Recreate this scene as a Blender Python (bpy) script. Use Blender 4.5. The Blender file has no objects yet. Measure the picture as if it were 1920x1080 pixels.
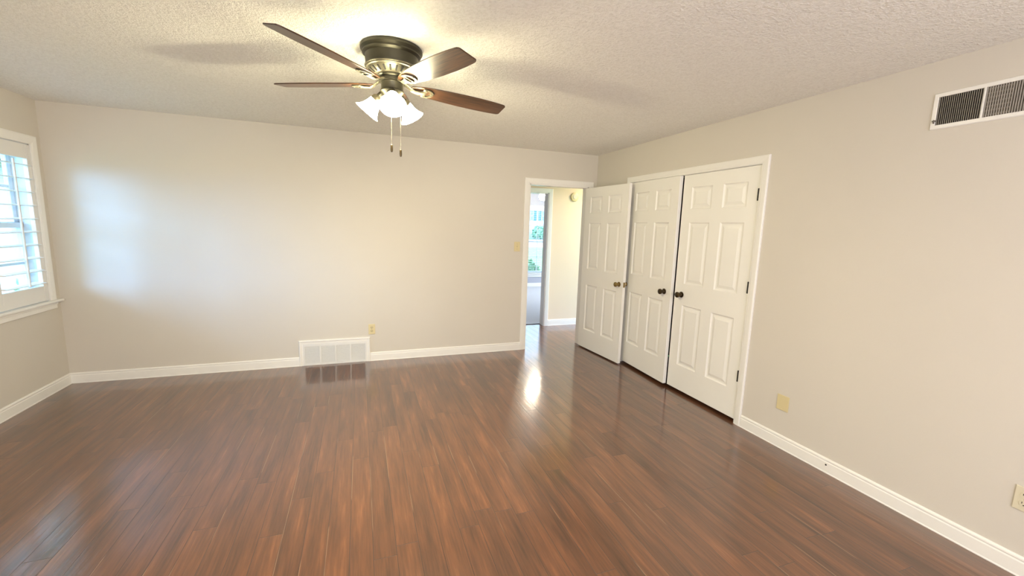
import bpy, bmesh, math, random
from mathutils import Vector, Matrix

random.seed(7)
R = math.radians
S = bpy.context.scene
COL = S.collection

# ------------------------------------------------------------------ camera
def make_camera():
    cd = bpy.data.cameras.new('camera')
    cd.sensor_width = 36.0
    cd.lens = 784.886 / 1920 * 36
    cd.clip_start = 0.05
    cd.clip_end = 300
    ob = bpy.data.objects.new('camera', cd)
    COL.objects.link(ob)
    yaw, pitch, roll = R(20.0044), R(-8.32741), R(1.74598)
    f = Vector((math.sin(yaw) * math.cos(pitch), math.cos(yaw) * math.cos(pitch), math.sin(pitch)))
    r0 = Vector((math.cos(yaw), -math.sin(yaw), 0))
    u0 = r0.cross(f)
    r = math.cos(roll) * r0 + math.sin(roll) * u0
    u = -math.sin(roll) * r0 + math.cos(roll) * u0
    m = Matrix((r, u, -f)).transposed().to_4x4()
    m.translation = Vector((-2.83491, -4.76310, 1.52710))
    ob.matrix_world = m
    S.camera = ob
make_camera()

# ------------------------------------------------------------------ world, sun, exposure
W = bpy.data.worlds.new('world')
S.world = W
W.use_nodes = True
bgn = W.node_tree.nodes['Background']
bgn.inputs['Strength'].default_value = 1.0
_nt = W.node_tree
_tc = _nt.nodes.new('ShaderNodeTexCoord')
_sp = _nt.nodes.new('ShaderNodeSeparateXYZ')
_nt.links.new(_tc.outputs['Generated'], _sp.inputs[0])
_rp = _nt.nodes.new('ShaderNodeValToRGB')
_rp.color_ramp.elements[0].position = 0.0
_rp.color_ramp.elements[0].color = (0.95, 1.35, 1.9, 1)       # hazy horizon
_rp.color_ramp.elements[1].position = 0.40
_rp.color_ramp.elements[1].color = (4.1, 5.7, 7.8, 1)       # bright sky higher up
_nt.links.new(_sp.outputs['Z'], _rp.inputs[0])
_nt.links.new(_rp.outputs[0], bgn.inputs['Color'])

sd = bpy.data.lights.new('low_sun', 'SUN')
sd.energy = 8.5
sd.angle = R(30)
sd.color = (0.24, 0.54, 1.0)
so = bpy.data.objects.new('low_sun', sd)
COL.objects.link(so)
so.rotation_euler = Vector((1.3, 1.0, -0.36)).to_track_quat('-Z', 'Y').to_euler()
so.location = (-12, -8, 6)

S.view_settings.view_transform = 'Standard'
S.view_settings.look = 'None'
S.view_settings.gamma = 1.0
S.view_settings.use_curve_mapping = False
S.view_settings.exposure = -0.12
LAMP = 94.0           # radiance of the fan's frosted glass shades

hl = bpy.data.lights.new('hall_light', 'AREA')
hl.shape = 'DISK'
hl.size = 0.3
hl.energy = 42
hl.color = (1.0, 0.72, 0.44)
ho = bpy.data.objects.new('hall_light', hl)
COL.objects.link(ho)
ho.location = (1.05, 0.55, 2.42)

# added soft fill at the windowless wall behind the camera
dl = bpy.data.lights.new('rear_fill_light', 'AREA')
dl.shape = 'RECTANGLE'
dl.size, dl.size_y = 3.2, 1.5
dl.energy = 126
dl.color = (0.94, 0.92, 1.0)
do = bpy.data.objects.new('rear_fill_light', dl)
COL.objects.link(do)
do.location = (-2.2, -6.36, 1.45)
do.rotation_euler = (R(88), 0, 0)

# added bluish fill at a windowless side wall of the room across the hall
fl = bpy.data.lights.new('far_side_fill_light', 'AREA')
fl.shape = 'RECTANGLE'
fl.size, fl.size_y = 1.6, 1.5
fl.energy = 190
fl.color = (0.62, 0.78, 1.0)
fo_ = bpy.data.objects.new('far_side_fill_light', fl)
COL.objects.link(fo_)
fo_.location = (3.57, 3.3, 1.3)
fo_.rotation_euler = (R(68), 0, R(90))

# ------------------------------------------------------------------ materials
def new_mat(name):
    m = bpy.data.materials.new(name)
    m.use_nodes = True
    nt = m.node_tree
    return m, nt, nt.nodes['Principled BSDF']

def setin(b, **k):
    for n, v in k.items():
        b.inputs[n.replace('_', ' ')].default_value = v

def noise(nt, scale, detail=2, rough=0.5, vec=None):
    n = nt.nodes.new('ShaderNodeTexNoise')
    n.inputs['Scale'].default_value = scale
    n.inputs['Detail'].default_value = detail
    n.inputs['Roughness'].default_value = rough
    if vec is not None:
        nt.links.new(vec, n.inputs['Vector'])
    return n

def coords(nt, kind='Object'):
    t = nt.nodes.new('ShaderNodeTexCoord')
    return t.outputs[kind]

def bump(nt, b, h, strength, dist, prev=None):
    n = nt.nodes.new('ShaderNodeBump')
    n.inputs['Strength'].default_value = strength
    n.inputs['Distance'].default_value = dist
    nt.links.new(h, n.inputs['Height'])
    if prev is not None:
        nt.links.new(prev, n.inputs['Normal'])
    nt.links.new(n.outputs['Normal'], b.inputs['Normal'])
    return n.outputs['Normal']

def mix(nt, fac, a, b):
    n = nt.nodes.new('ShaderNodeMix')
    n.data_type = 'RGBA'
    for s, v in ((0, fac), (6, a), (7, b)):
        if isinstance(v, (tuple, float, int)):
            n.inputs[s].default_value = v
        else:
            nt.links.new(v, n.inputs[s])
    return n.outputs[2]

def math_(nt, op, a, b=None, c=None):
    n = nt.nodes.new('ShaderNodeMath')
    n.operation = op
    for i, v in enumerate((a, b, c)):
        if v is None:
            continue
        if isinstance(v, (int, float)):
            n.inputs[i].default_value = v
        else:
            nt.links.new(v, n.inputs[i])
    return n.outputs[0]

def ramp(nt, fac, stops):
    n = nt.nodes.new('ShaderNodeValToRGB')
    e = n.color_ramp.elements
    while len(e) < len(stops):
        e.new(0.5)
    for q, (p, c) in zip(e, stops):
        q.position = p
        q.color = c
    nt.links.new(fac, n.inputs[0])
    return n.outputs[0]

def plain(name, color, rough=0.5, metal=0.0, var=0.06, scale=8.0, bstr=0.0, bscale=200.0, bdist=0.001, spec=0.5):
    """a colour with a faint cloudy variation and an optional fine bump"""
    m, nt, b = new_mat(name)
    v = coords(nt)
    n = noise(nt, scale, 3, 0.5, v)
    d = tuple(c * (1 - var) for c in color[:3]) + (1,)
    l = tuple(min(1, c * (1 + var)) for c in color[:3]) + (1,)
    nt.links.new(mix(nt, n.outputs['Fac'], d, l), b.inputs['Base Color'])
    setin(b, Roughness=rough, Metallic=metal)
    b.inputs['Specular IOR Level'].default_value = spec
    if bstr:
        h = noise(nt, bscale, 2, 0.6, v)
        bump(nt, b, h.outputs['Fac'], bstr, bdist)
    return m

def emit_mat(name, color, strength):
    m = bpy.data.materials.new(name)
    m.use_nodes = True
    nt = m.node_tree
    nt.nodes.clear()
    o = nt.nodes.new('ShaderNodeOutputMaterial')
    e = nt.nodes.new('ShaderNodeEmission')
    e.inputs['Color'].default_value = color
    e.inputs['Strength'].default_value = strength
    nt.links.new(e.outputs[0], o.inputs['Surface'])
    return m

def glass_mat(name):
    m = bpy.data.materials.new(name)
    m.use_nodes = True
    nt = m.node_tree
    nt.nodes.clear()
    o = nt.nodes.new('ShaderNodeOutputMaterial')
    t = nt.nodes.new('ShaderNodeBsdfTransparent')
    t.inputs['Color'].default_value = (0.93, 0.97, 1.0, 1)
    g = nt.nodes.new('ShaderNodeBsdfGlossy')
    g.inputs['Roughness'].default_value = 0.02
    lw = nt.nodes.new('ShaderNodeLayerWeight')
    lw.inputs['Blend'].default_value = 0.5
    pw = math_(nt, 'POWER', lw.outputs['Facing'], 5.0)
    fac = math_(nt, 'MULTIPLY_ADD', pw, 0.45, 0.025)
    mx = nt.nodes.new('ShaderNodeMixShader')
    nt.links.new(fac, mx.inputs[0])
    nt.links.new(t.outputs[0], mx.inputs[1])
    nt.links.new(g.outputs[0], mx.inputs[2])
    nt.links.new(mx.outputs[0], o.inputs['Surface'])
    return m

def ceiling_mat():
    m, nt, b = new_mat('popcorn_ceiling')
    v = coords(nt)
    n1 = noise(nt, 74, 4, 0.62, v)
    n2 = noise(nt, 26, 2, 0.5, v)
    h = math_(nt, 'ADD', n1.outputs['Fac'], math_(nt, 'MULTIPLY', n2.outputs['Fac'], 0.35))
    c = ramp(nt, n1.outputs['Fac'], [(0.30, (0.86, 0.835, 0.765, 1)), (0.58, (0.96, 0.94, 0.875, 1))])
    nt.links.new(c, b.inputs['Base Color'])
    setin(b, Roughness=0.95)
    b.inputs['Specular IOR Level'].default_value = 0.1
    bump(nt, b, h, 0.80, 0.012)
    return m

def floor_mat():
    m, nt, b = new_mat('dark_plank_floor')
    co = coords(nt)
    sep = nt.nodes.new('ShaderNodeSeparateXYZ')
    nt.links.new(co, sep.inputs[0])
    x, y = sep.outputs[0], sep.outputs[1]
    PW, PL = 0.104, 1.25
    xr = math_(nt, 'DIVIDE', x, PW)
    row = math_(nt, 'FLOOR', xr)
    fx = math_(nt, 'SUBTRACT', xr, row)
    wn = nt.nodes.new('ShaderNodeTexWhiteNoise')
    wn.noise_dimensions = '1D'
    nt.links.new(row, wn.inputs['W'])
    yr = math_(nt, 'ADD', math_(nt, 'DIVIDE', y, PL), math_(nt, 'MULTIPLY', wn.outputs['Value'], 7.3))
    idx = math_(nt, 'FLOOR', yr)
    fy = math_(nt, 'SUBTRACT', yr, idx)
    cmb = nt.nodes.new('ShaderNodeCombineXYZ')
    nt.links.new(row, cmb.inputs[0]); nt.links.new(idx, cmb.inputs[1])
    w2 = nt.nodes.new('ShaderNodeTexWhiteNoise')
    w2.noise_dimensions = '3D'
    nt.links.new(cmb.outputs[0], w2.inputs['Vector'])
    pid = w2.outputs['Value']
    # grain coordinates: stretched along the plank, shifted per plank
    g = nt.nodes.new('ShaderNodeCombineXYZ')
    nt.links.new(math_(nt, 'ADD', x, math_(nt, 'MULTIPLY', pid, 31.0)), g.inputs[0])
    nt.links.new(math_(nt, 'MULTIPLY', y, 0.055), g.inputs[1])
    nt.links.new(math_(nt, 'MULTIPLY', pid, 17.0), g.inputs[2])
    gr = noise(nt, 90, 6, 0.62, g.outputs[0])
    g2 = nt.nodes.new('ShaderNodeCombineXYZ')
    nt.links.new(math_(nt, 'ADD', x, math_(nt, 'MULTIPLY', pid, 13.0)), g2.inputs[0])
    nt.links.new(math_(nt, 'MULTIPLY', y, 0.10), g2.inputs[1])
    nt.links.new(math_(nt, 'MULTIPLY', pid, 5.0), g2.inputs[2])
    br = noise(nt, 18, 3, 0.5, g2.outputs[0])
    tone = math_(nt, 'ADD', math_(nt, 'MULTIPLY', br.outputs['Fac'], 0.55),
                 math_(nt, 'MULTIPLY', gr.outputs['Fac'], 0.45))
    tone = math_(nt, 'ADD', tone, math_(nt, 'MULTIPLY', math_(nt, 'SUBTRACT', pid, 0.5), 0.10))
    c = ramp(nt, tone, [(0.30, (0.062, 0.029, 0.016, 1)), (0.45, (0.115, 0.047, 0.023, 1)),
                        (0.58, (0.165, 0.065, 0.029, 1)), (0.73, (0.27, 0.105, 0.043, 1))])
    # seams
    ex = math_(nt, 'MINIMUM', fx, math_(nt, 'SUBTRACT', 1.0, fx))
    ey = math_(nt, 'MULTIPLY', math_(nt, 'MINIMUM', fy, math_(nt, 'SUBTRACT', 1.0, fy)), PL / PW)
    e = math_(nt, 'MINIMUM', ex, ey)
    mr = nt.nodes.new('ShaderNodeMapRange')
    mr.interpolation_type = 'SMOOTHSTEP'
    mr.inputs['From Min'].default_value = 0.003
    mr.inputs['From Max'].default_value = 0.018
    nt.links.new(e, mr.inputs['Value'])
    seam = mr.outputs['Result']
    col = mix(nt, seam, (0.040, 0.020, 0.012, 1), c)
    # worn, paler finish along some of the plank edges
    wc = nt.nodes.new('ShaderNodeCombineXYZ')
    nt.links.new(math_(nt, 'MULTIPLY', row, 5.17), wc.inputs[0])
    nt.links.new(math_(nt, 'MULTIPLY', y, 1.6), wc.inputs[1])
    wnz = noise(nt, 1.0, 2, 0.5, wc.outputs[0])
    wr = nt.nodes.new('ShaderNodeMapRange')
    wr.interpolation_type = 'SMOOTHSTEP'
    wr.inputs['From Min'].default_value = 0.56
    wr.inputs['From Max'].default_value = 0.62
    nt.links.new(wnz.outputs['Fac'], wr.inputs['Value'])
    er = nt.nodes.new('ShaderNodeMapRange')
    er.interpolation_type = 'SMOOTHSTEP'
    er.inputs['From Min'].default_value = 0.045
    er.inputs['From Max'].default_value = 0.015
    nt.links.new(fx, er.inputs['Value'])
    worn = math_(nt, 'MULTIPLY', math_(nt, 'MULTIPLY', wr.outputs['Result'], er.outputs['Result']), 0.55)
    col = mix(nt, worn, col, (0.42, 0.24, 0.13, 1))
    nt.links.new(col, b.inputs['Base Color'])
    rr = nt.nodes.new('ShaderNodeMapRange')
    rr.inputs['To Min'].default_value = 0.26
    rr.inputs['To Max'].default_value = 0.40
    nt.links.new(gr.outputs['Fac'], rr.inputs['Value'])
    nt.links.new(rr.outputs['Result'], b.inputs['Roughness'])
    b.inputs['Specular IOR Level'].default_value = 0.4
    b.inputs['Coat Weight'].default_value = 1.0
    b.inputs['Coat IOR'].default_value = 1.62
    b.inputs['Coat Roughness'].default_value = 0.115
    # hand scraped relief: long gentle waves along the plank + a little grain + seams
    g3 = nt.nodes.new('ShaderNodeCombineXYZ')
    nt.links.new(math_(nt, 'ADD', x, math_(nt, 'MULTIPLY', pid, 3.0)), g3.inputs[0])
    nt.links.new(math_(nt, 'MULTIPLY', y, 0.07), g3.inputs[1])
    sc = noise(nt, 34, 3, 0.6, g3.outputs[0])
    hh = math_(nt, 'ADD', math_(nt, 'MULTIPLY', sc.outputs['Fac'], 0.9), math_(nt, 'MULTIPLY', gr.outputs['Fac'], 0.10))
    hh = math_(nt, 'ADD', hh, math_(nt, 'MULTIPLY', seam, 0.9))
    nrm = bump(nt, b, hh, 0.50, 0.0020)
    nt.links.new(nrm, b.inputs['Coat Normal'])
    return m

def wood_mat(name, dark, light, rough=0.32):
    """grain along the local x axis"""
    m, nt, b = new_mat(name)
    co = coords(nt)
    mp = nt.nodes.new('ShaderNodeMapping')
    mp.inputs['Scale'].default_value = (0.06, 1, 1)
    nt.links.new(co, mp.inputs['Vector'])
    n = noise(nt, 110, 5, 0.6, mp.outputs[0])
    nt.links.new(ramp(nt, n.outputs['Fac'], [(0.32, dark), (0.68, light)]), b.inputs['Base Color'])
    setin(b, Roughness=rough)
    b.inputs['Coat Weight'].default_value = 0.25
    b.inputs['Coat Roughness'].default_value = 0.18
    return m

def leaf_mat(name, a, c):
    m, nt, b = new_mat(name)
    n = noise(nt, 9, 4, 0.6, coords(nt))
    nt.links.new(ramp(nt, n.outputs['Fac'], [(0.35, a), (0.65, c)]), b.inputs['Base Color'])
    setin(b, Roughness=0.7)
    return m

def brick_mat():
    m, nt, b = new_mat('pale_brick')
    co = coords(nt)
    sp = nt.nodes.new('ShaderNodeSeparateXYZ'); nt.links.new(co, sp.inputs[0])
    cb = nt.nodes.new('ShaderNodeCombineXYZ')
    nt.links.new(math_(nt, 'ADD', sp.outputs[0], sp.outputs[1]), cb.inputs[0])
    nt.links.new(sp.outputs[2], cb.inputs[1])
    t = nt.nodes.new('ShaderNodeTexBrick')
    t.inputs['Scale'].default_value = 1.0
    t.inputs['Brick Width'].default_value = 0.22
    t.inputs['Row Height'].default_value = 0.075
    t.inputs['Mortar Size'].default_value = 0.008
    t.inputs['Color1'].default_value = (0.62, 0.47, 0.43, 1)
    t.inputs['Color2'].default_value = (0.70, 0.58, 0.54, 1)
    t.inputs['Mortar'].default_value = (0.75, 0.73, 0.70, 1)
    nt.links.new(cb.outputs[0], t.inputs['Vector'])
    nt.links.new(t.outputs['Color'], b.inputs['Base Color'])
    setin(b, Roughness=0.9)
    return m

M = {
    'wall': plain('wall_paint', (0.665, 0.620, 0.54), 0.75, var=0.02, scale=2.5, bstr=0.25, bscale=160, bdist=0.0015, spec=0.25),
    'hall_wall': plain('hall_paint', (0.79, 0.66, 0.50), 0.75, var=0.02, scale=2.5, bstr=0.2, bscale=160, bdist=0.0015, spec=0.25),
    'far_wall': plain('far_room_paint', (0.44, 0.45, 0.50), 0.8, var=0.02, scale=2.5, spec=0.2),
    'ceiling': ceiling_mat(),
    'floor': floor_mat(),
    'trim': plain('white_trim_paint', (0.87, 0.85, 0.79), 0.36, var=0.015, scale=4, bstr=0.08, bscale=90, bdist=0.001),
    'door': plain('white_door_paint', (0.90, 0.88, 0.81), 0.40, var=0.015, scale=5, bstr=0.12, bscale=120, bdist=0.001),
    'vent_white': plain('white_enamel', (0.80, 0.79, 0.75), 0.35, var=0.02),
    'vent_grey': plain('grille_louver_enamel', (0.80, 0.79, 0.76), 0.4, var=0.03),
    'ivory': plain('ivory_plastic', (0.70, 0.60, 0.34), 0.38, var=0.02),
    'pale_ivory': plain('pale_ivory_plastic', (0.70, 0.64, 0.47), 0.38, var=0.02),
    'socket': plain('ivory_socket', (0.60, 0.51, 0.29), 0.4, var=0.02),
    'dark': plain('painted_cavity_shade', (0.012, 0.010, 0.008), 0.8),  # near-black colour stands for the shade inside openings
    'duct': plain('dusty_duct_metal', (0.16, 0.14, 0.11), 0.7, var=0.2, scale=30),
    'vane': plain('painted_vane_metal', (0.38, 0.345, 0.28), 0.5, var=0.1, scale=30),
    'bronze': plain('antique_bronze', (0.075, 0.052, 0.026), 0.28, 0.85, var=0.25, scale=40),
    'black_metal': plain('black_hinge_metal', (0.020, 0.017, 0.015), 0.4, 0.6, var=0.2, scale=60),
    'brass': plain('aged_brass', (0.30, 0.21, 0.08), 0.28, 0.9, var=0.2, scale=40),
    'pewter': plain('fan_pewter', (0.045, 0.040, 0.025), 0.42, 0.5, var=0.08, scale=12),
    'pewter_light': plain('fan_brushed_pewter', (0.13, 0.115, 0.08), 0.40, 0.6, var=0.08, scale=12),
    'chain': plain('nickel_chain', (0.32, 0.30, 0.25), 0.4, 0.8, var=0.1, scale=90),
    'blade': wood_mat('walnut_blade', (0.022, 0.010, 0.005, 1), (0.105, 0.044, 0.017, 1)),
    'blade_edge': plain('blade_edge_band', (0.028, 0.016, 0.010), 0.4, var=0.1),
    'shade': emit_mat('lit_frosted_glass', (1.0, 0.91, 0.58, 1), LAMP),
    'far_shade': emit_mat('lit_far_glass', (1.0, 0.86, 0.62, 1), 300.0),
    'glass': glass_mat('window_glass'),
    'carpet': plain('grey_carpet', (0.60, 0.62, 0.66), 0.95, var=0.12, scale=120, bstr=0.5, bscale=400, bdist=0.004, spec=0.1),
    'threshold': plain('dark_threshold', (0.05, 0.028, 0.018), 0.4),
    'shutter': plain('white_shutter_paint', (0.80, 0.78, 0.73), 0.38, var=0.015, scale=4),
    'blind': plain('white_blind_slat', (0.75, 0.78, 0.80), 0.5, var=0.02),
    'lawn': leaf_mat('lawn_grass', (0.10, 0.26, 0.05, 1), (0.24, 0.44, 0.12, 1)),
    'bush': leaf_mat('bush_leaves', (0.13, 0.26, 0.13, 1), (0.32, 0.50, 0.28, 1)),
    'bark': plain('bark', (0.10, 0.07, 0.05), 0.9, var=0.3, scale=30),
    'street': plain('pale_concrete', (0.62, 0.62, 0.60), 0.9, var=0.08, scale=3),
    'brick': brick_mat(),
    'siding': plain('pale_siding', (0.70, 0.74, 0.80), 0.7, var=0.03),
    'roof': plain('grey_roof', (0.22, 0.22, 0.24), 0.9, var=0.15, scale=20),
    'white_frame': plain('white_window_frame', (0.62, 0.65, 0.69), 0.4, var=0.02),
    'blue_shutter': plain('blue_house_shutter', (0.10, 0.20, 0.38), 0.6, var=0.05),
    'pane_dark': plain('house_window_pane', (0.30, 0.36, 0.44), 0.1, var=0.1),
}

# ------------------------------------------------------------------ mesh building
class MB:
    def __init__(self):
        self.bm = bmesh.new()

    def box(self, lo, hi, bev=0.0, mtx=None):
        b2 = bmesh.new()
        bmesh.ops.create_cube(b2, size=1.0)
        sx, sy, sz = (hi[i] - lo[i] for i in range(3))
        for v in b2.verts:
            v.co = Vector(((v.co.x + 0.5) * sx + lo[0], (v.co.y + 0.5) * sy + lo[1], (v.co.z + 0.5) * sz + lo[2]))
        if bev:
            bmesh.ops.bevel(b2, geom=b2.edges[:], offset=min(bev, 0.45 * min(abs(sx), abs(sy), abs(sz))), segments=2, affect='EDGES', profile=0.5)
        self.add(b2, mtx)
        return self

    def add(self, b2, mtx=None):
        if mtx is not None:
            b2.transform(mtx)
        me = bpy.data.meshes.new('tmp')
        b2.to_mesh(me)
        b2.free()
        self.bm.from_mesh(me)
        bpy.data.meshes.remove(me)

    def lathe(self, prof, n=32, mtx=None, cap=True):
        """prof: (r, z) list turned about z"""
        b2 = bmesh.new()
        rings = []
        for r, z in prof:
            if r < 1e-6:
                rings.append([b2.verts.new((0, 0, z))])
            else:
                rings.append([b2.verts.new((r * math.cos(2 * math.pi * i / n), r * math.sin(2 * math.pi * i / n), z)) for i in range(n)])
        for a, c in zip(rings, rings[1:]):
            if len(a) == 1 and len(c) == 1:
                continue
            for i in range(n):
                j = (i + 1) % n
                if len(a) == 1:
                    b2.faces.new((a[0], c[j], c[i]))
                elif len(c) == 1:
                    b2.faces.new((a[i], a[j], c[0]))
                else:
                    b2.faces.new((a[i], a[j], c[j], c[i]))
        if cap:
            for q in (rings[0], rings[-1]):
                if len(q) > 2:
                    b2.faces.new(q)
        bmesh.ops.recalc_face_normals(b2, faces=b2.faces[:])
        self.add(b2, mtx)
        return self

    def tube(self, pts, rad, n=8, mtx=None, flat=(1, 1)):
        """round or flattened tube along pts; rad number or list"""
        b2 = bmesh.new()
        pts = [Vector(p) for p in pts]
        rings = []
        for i, p in enumerate(pts):
            t = (pts[min(i + 1, len(pts) - 1)] - pts[max(i - 1, 0)]).normalized()
            ref = Vector((0, 0, 1)) if abs(t.z) < 0.95 else Vector((0, 1, 0))
            s = t.cross(ref).normalized()
            u = s.cross(t).normalized()
            r = rad[i] if isinstance(rad, (list, tuple)) else rad
            rings.append([b2.verts.new(p + s * (r * flat[0] * math.cos(2 * math.pi * k / n)) + u * (r * flat[1] * math.sin(2 * math.pi * k / n))) for k in range(n)])
        for a, c in zip(rings, rings[1:]):
            for i in range(n):
                j = (i + 1) % n
                b2.faces.new((a[i], a[j], c[j], c[i]))
        b2.faces.new(rings[0]); b2.faces.new(rings[-1])
        bmesh.ops.recalc_face_normals(b2, faces=b2.faces[:])
        self.add(b2, mtx)
        return self

    def prism(self, poly, z0, z1, bev=0.0, mtx=None):
        """polygon in xy extruded in z"""
        b2 = bmesh.new()
        a = [b2.verts.new((p[0], p[1], z0)) for p in poly]
        c = [b2.verts.new((p[0], p[1], z1)) for p in poly]
        n = len(poly)
        b2.faces.new(a); b2.faces.new(c)
        for i in range(n):
            j = (i + 1) % n
            b2.faces.new((a[i], a[j], c[j], c[i]))
        bmesh.ops.recalc_face_normals(b2, faces=b2.faces[:])
        if bev:
            es = [e for e in b2.edges if abs(e.verts[0].co.z - e.verts[1].co.z) < 1e-7]
            bmesh.ops.bevel(b2, geom=es, offset=bev, segments=2, affect='EDGES', profile=0.5)
        self.add(b2, mtx)
        return self

    def molding(self, path, out, prof, to_world, closed=False):
        """a moulding whose cross-section prof [(s, d)] follows path (2-D points) with mitred corners.
        s is offset to the outer side of the path, d height off the wall; to_world(u, v, d)."""
        b2 = bmesh.new()
        P = [Vector(p) for p in path]
        nrm = []
        for a, c in zip(P, P[1:]):
            t = (c - a).normalized()
            nrm.append(Vector((-t.y, t.x)) * out)
        if closed:
            t = (P[0] - P[-1]).normalized()
            nrm.append(Vector((-t.y, t.x)) * out)
        rings = []
        for i, p in enumerate(P):
            if closed:
                pa = nrm[(i - 1) % len(nrm)]
                m = pa + nrm[i]
                m = m / m.dot(nrm[i])
            elif i == 0:
                m = nrm[0]
            elif i == len(P) - 1:
                m = nrm[-1]
            else:
                m = nrm[i - 1] + nrm[i]
                m = m / m.dot(nrm[i])
            rings.append([b2.verts.new(to_world(p.x + m.x * s, p.y + m.y * s, d)) for s, d in prof])
        n = len(prof)
        for a, c in zip(rings, rings[1:] + rings[:1] if closed else rings[1:]):
            for i in range(n):
                j = (i + 1) % n
                b2.faces.new((a[i], a[j], c[j], c[i]))
        if not closed:
            b2.faces.new(rings[0]); b2.faces.new(rings[-1])
        bmesh.ops.recalc_face_normals(b2, faces=b2.faces[:])
        self.add(b2)
        return self

    def build(self, name, mat, parent=None, smooth=None):
        me = bpy.data.meshes.new(name)
        self.bm.to_mesh(me)
        self.bm.free()
        if smooth is not None:
            for p in me.polygons:
                p.use_smooth = True
            try:
                me.set_sharp_from_angle(angle=R(smooth))
            except Exception:
                pass
        me.materials.append(mat)
        o = bpy.data.objects.new(name, me)
        COL.objects.link(o)
        if parent is not None:
            o.parent = parent
        return o

def tag(o, label=None, cat=None, group=None, kind=None):
    if label: o['label'] = label
    if cat: o['category'] = cat
    if group: o['group'] = group
    if kind: o['kind'] = kind
    return o

def empty(name, loc=(0, 0, 0), rot=(0, 0, 0)):
    o = bpy.data.objects.new(name, None)
    o.empty_display_size = 0.05
    COL.objects.link(o)
    o.location = loc
    o.rotation_euler = rot
    return o

def struct(o, label, cat):
    return tag(o, label, cat, kind='structure')

def boxes(name, lst, mat, parent=None, bev=0.0):
    b = MB()
    for lo, hi in lst:
        b.box(lo, hi, bev)
    return b.build(name, mat, parent)

# ------------------------------------------------------------------ room shell
XL, YF, H = -5.336, -6.4, 2.44           # left wall, wall behind the camera, ceiling
T = 0.12
DO = (-0.912, -0.115, 2.045)             # bedroom doorway x0 x1 head
CO = (-2.362, -0.733, 2.048)             # closet opening y0 y1 head
WY0, WY1, WZ0, WZ1 = -1.735, -0.137, 0.785, 2.066   # bedroom window rough opening
LT = 0.17                                # left (outside) wall thickness
HY0, HY1 = 1.11, 1.23                    # hall far wall
HD = (-0.96, -0.150, 2.045)              # doorway across the hall
FY = 5.20                                # far room end wall
FW = (0.86, 2.10, 0.35, 2.0)             # far room window x0 x1 z0 z1

struct(boxes('floor', [((XL, YF, -0.05), (0.0, 0.0, 0.0)), ((-4.0, 0.0, -0.05), (2.2, 1.235, 0.0)),
                       ((0.0, CO[0], -0.05), (0.75, CO[1], 0.0))], M['floor']),
       'dark brown hand scraped wood plank floor running towards the back wall', 'floor')
struct(boxes('ceiling', [((XL - LT, YF - T, H), (T, T, H + 0.08))], M['ceiling']),
       'cream popcorn textured bedroom ceiling above the fan', 'ceiling')
struct(boxes('wall_back', [((XL, 0, 0), (DO[0], T, H)), ((DO[0], 0, DO[2]), (DO[1], T, H)), ((DO[1], 0, 0), (T, T, H))], M['wall']),
       'wide beige wall with the floor grille and the open doorway', 'wall')
struct(boxes('wall_left', [((XL - LT, WY1, 0), (XL, T, H)), ((XL - LT, YF - T, 0), (XL, WY0, H)),
                           ((XL - LT, WY0, 0), (XL, WY1, WZ0)), ((XL - LT, WY0, WZ1), (XL, WY1, H))], M['wall']),
       'beige wall holding the shuttered window', 'wall')
struct(boxes('wall_right', [((0, CO[1], 0), (T, 0, H)), ((0, YF, 0), (T, CO[0], H)), ((0, CO[0], CO[2]), (T, CO[1], H))], M['wall']),
       'beige wall with the white double closet doors', 'wall')
struct(boxes('wall_front', [((XL, YF - T, 0), (T, YF, H))], M['wall']), 'plain beige wall opposite the floor grille wall', 'wall')
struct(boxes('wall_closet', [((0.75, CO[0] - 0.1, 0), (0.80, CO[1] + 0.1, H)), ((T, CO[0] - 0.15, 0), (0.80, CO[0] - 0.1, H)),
                             ((T, CO[1] + 0.1, 0), (0.80, CO[1] + 0.15, H)), ((T, CO[0] - 0.15, H), (0.80, CO[1] + 0.15, H + 0.05))], M['dark']),  # closet shade is put into near-black walls
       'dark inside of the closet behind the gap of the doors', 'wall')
# hall and the room across it
struct(boxes('wall_hall', [((HD[1], HY0, 0), (2.2, HY1, H)), ((-4.0, HY0, 0), (HD[0], HY1, H)), ((HD[0], HY0, HD[2]), (HD[1], HY1, H)),
                           ((2.2, T, 0), (2.3, HY1, H)), ((-4.1, T, 0), (-4.0, HY1, H))], M['hall_wall']),
       'bright cream hallway wall seen through the open doorway', 'wall')
struct(boxes('ceiling_hall', [((-4.1, T, H), (2.3, HY1, H + 0.08))], M['ceiling']), 'hallway ceiling beyond the doorway', 'ceiling')
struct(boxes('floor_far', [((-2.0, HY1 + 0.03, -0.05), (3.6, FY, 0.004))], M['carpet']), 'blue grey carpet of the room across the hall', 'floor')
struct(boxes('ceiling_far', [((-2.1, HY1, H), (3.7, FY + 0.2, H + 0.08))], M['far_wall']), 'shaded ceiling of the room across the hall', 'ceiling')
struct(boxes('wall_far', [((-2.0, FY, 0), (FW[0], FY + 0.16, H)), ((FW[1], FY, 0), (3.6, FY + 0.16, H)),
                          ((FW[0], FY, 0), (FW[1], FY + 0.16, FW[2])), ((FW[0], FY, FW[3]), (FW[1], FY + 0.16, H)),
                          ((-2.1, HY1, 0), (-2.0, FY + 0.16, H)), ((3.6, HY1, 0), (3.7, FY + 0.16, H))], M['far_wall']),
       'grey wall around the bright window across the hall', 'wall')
struct(boxes('trim_threshold', [((HD[0], HY1, -0.05), (HD[1], HY1 + 0.03, 0.008))], M['threshold']), 'dark threshold strip between hall planks and carpet', 'trim')

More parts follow.
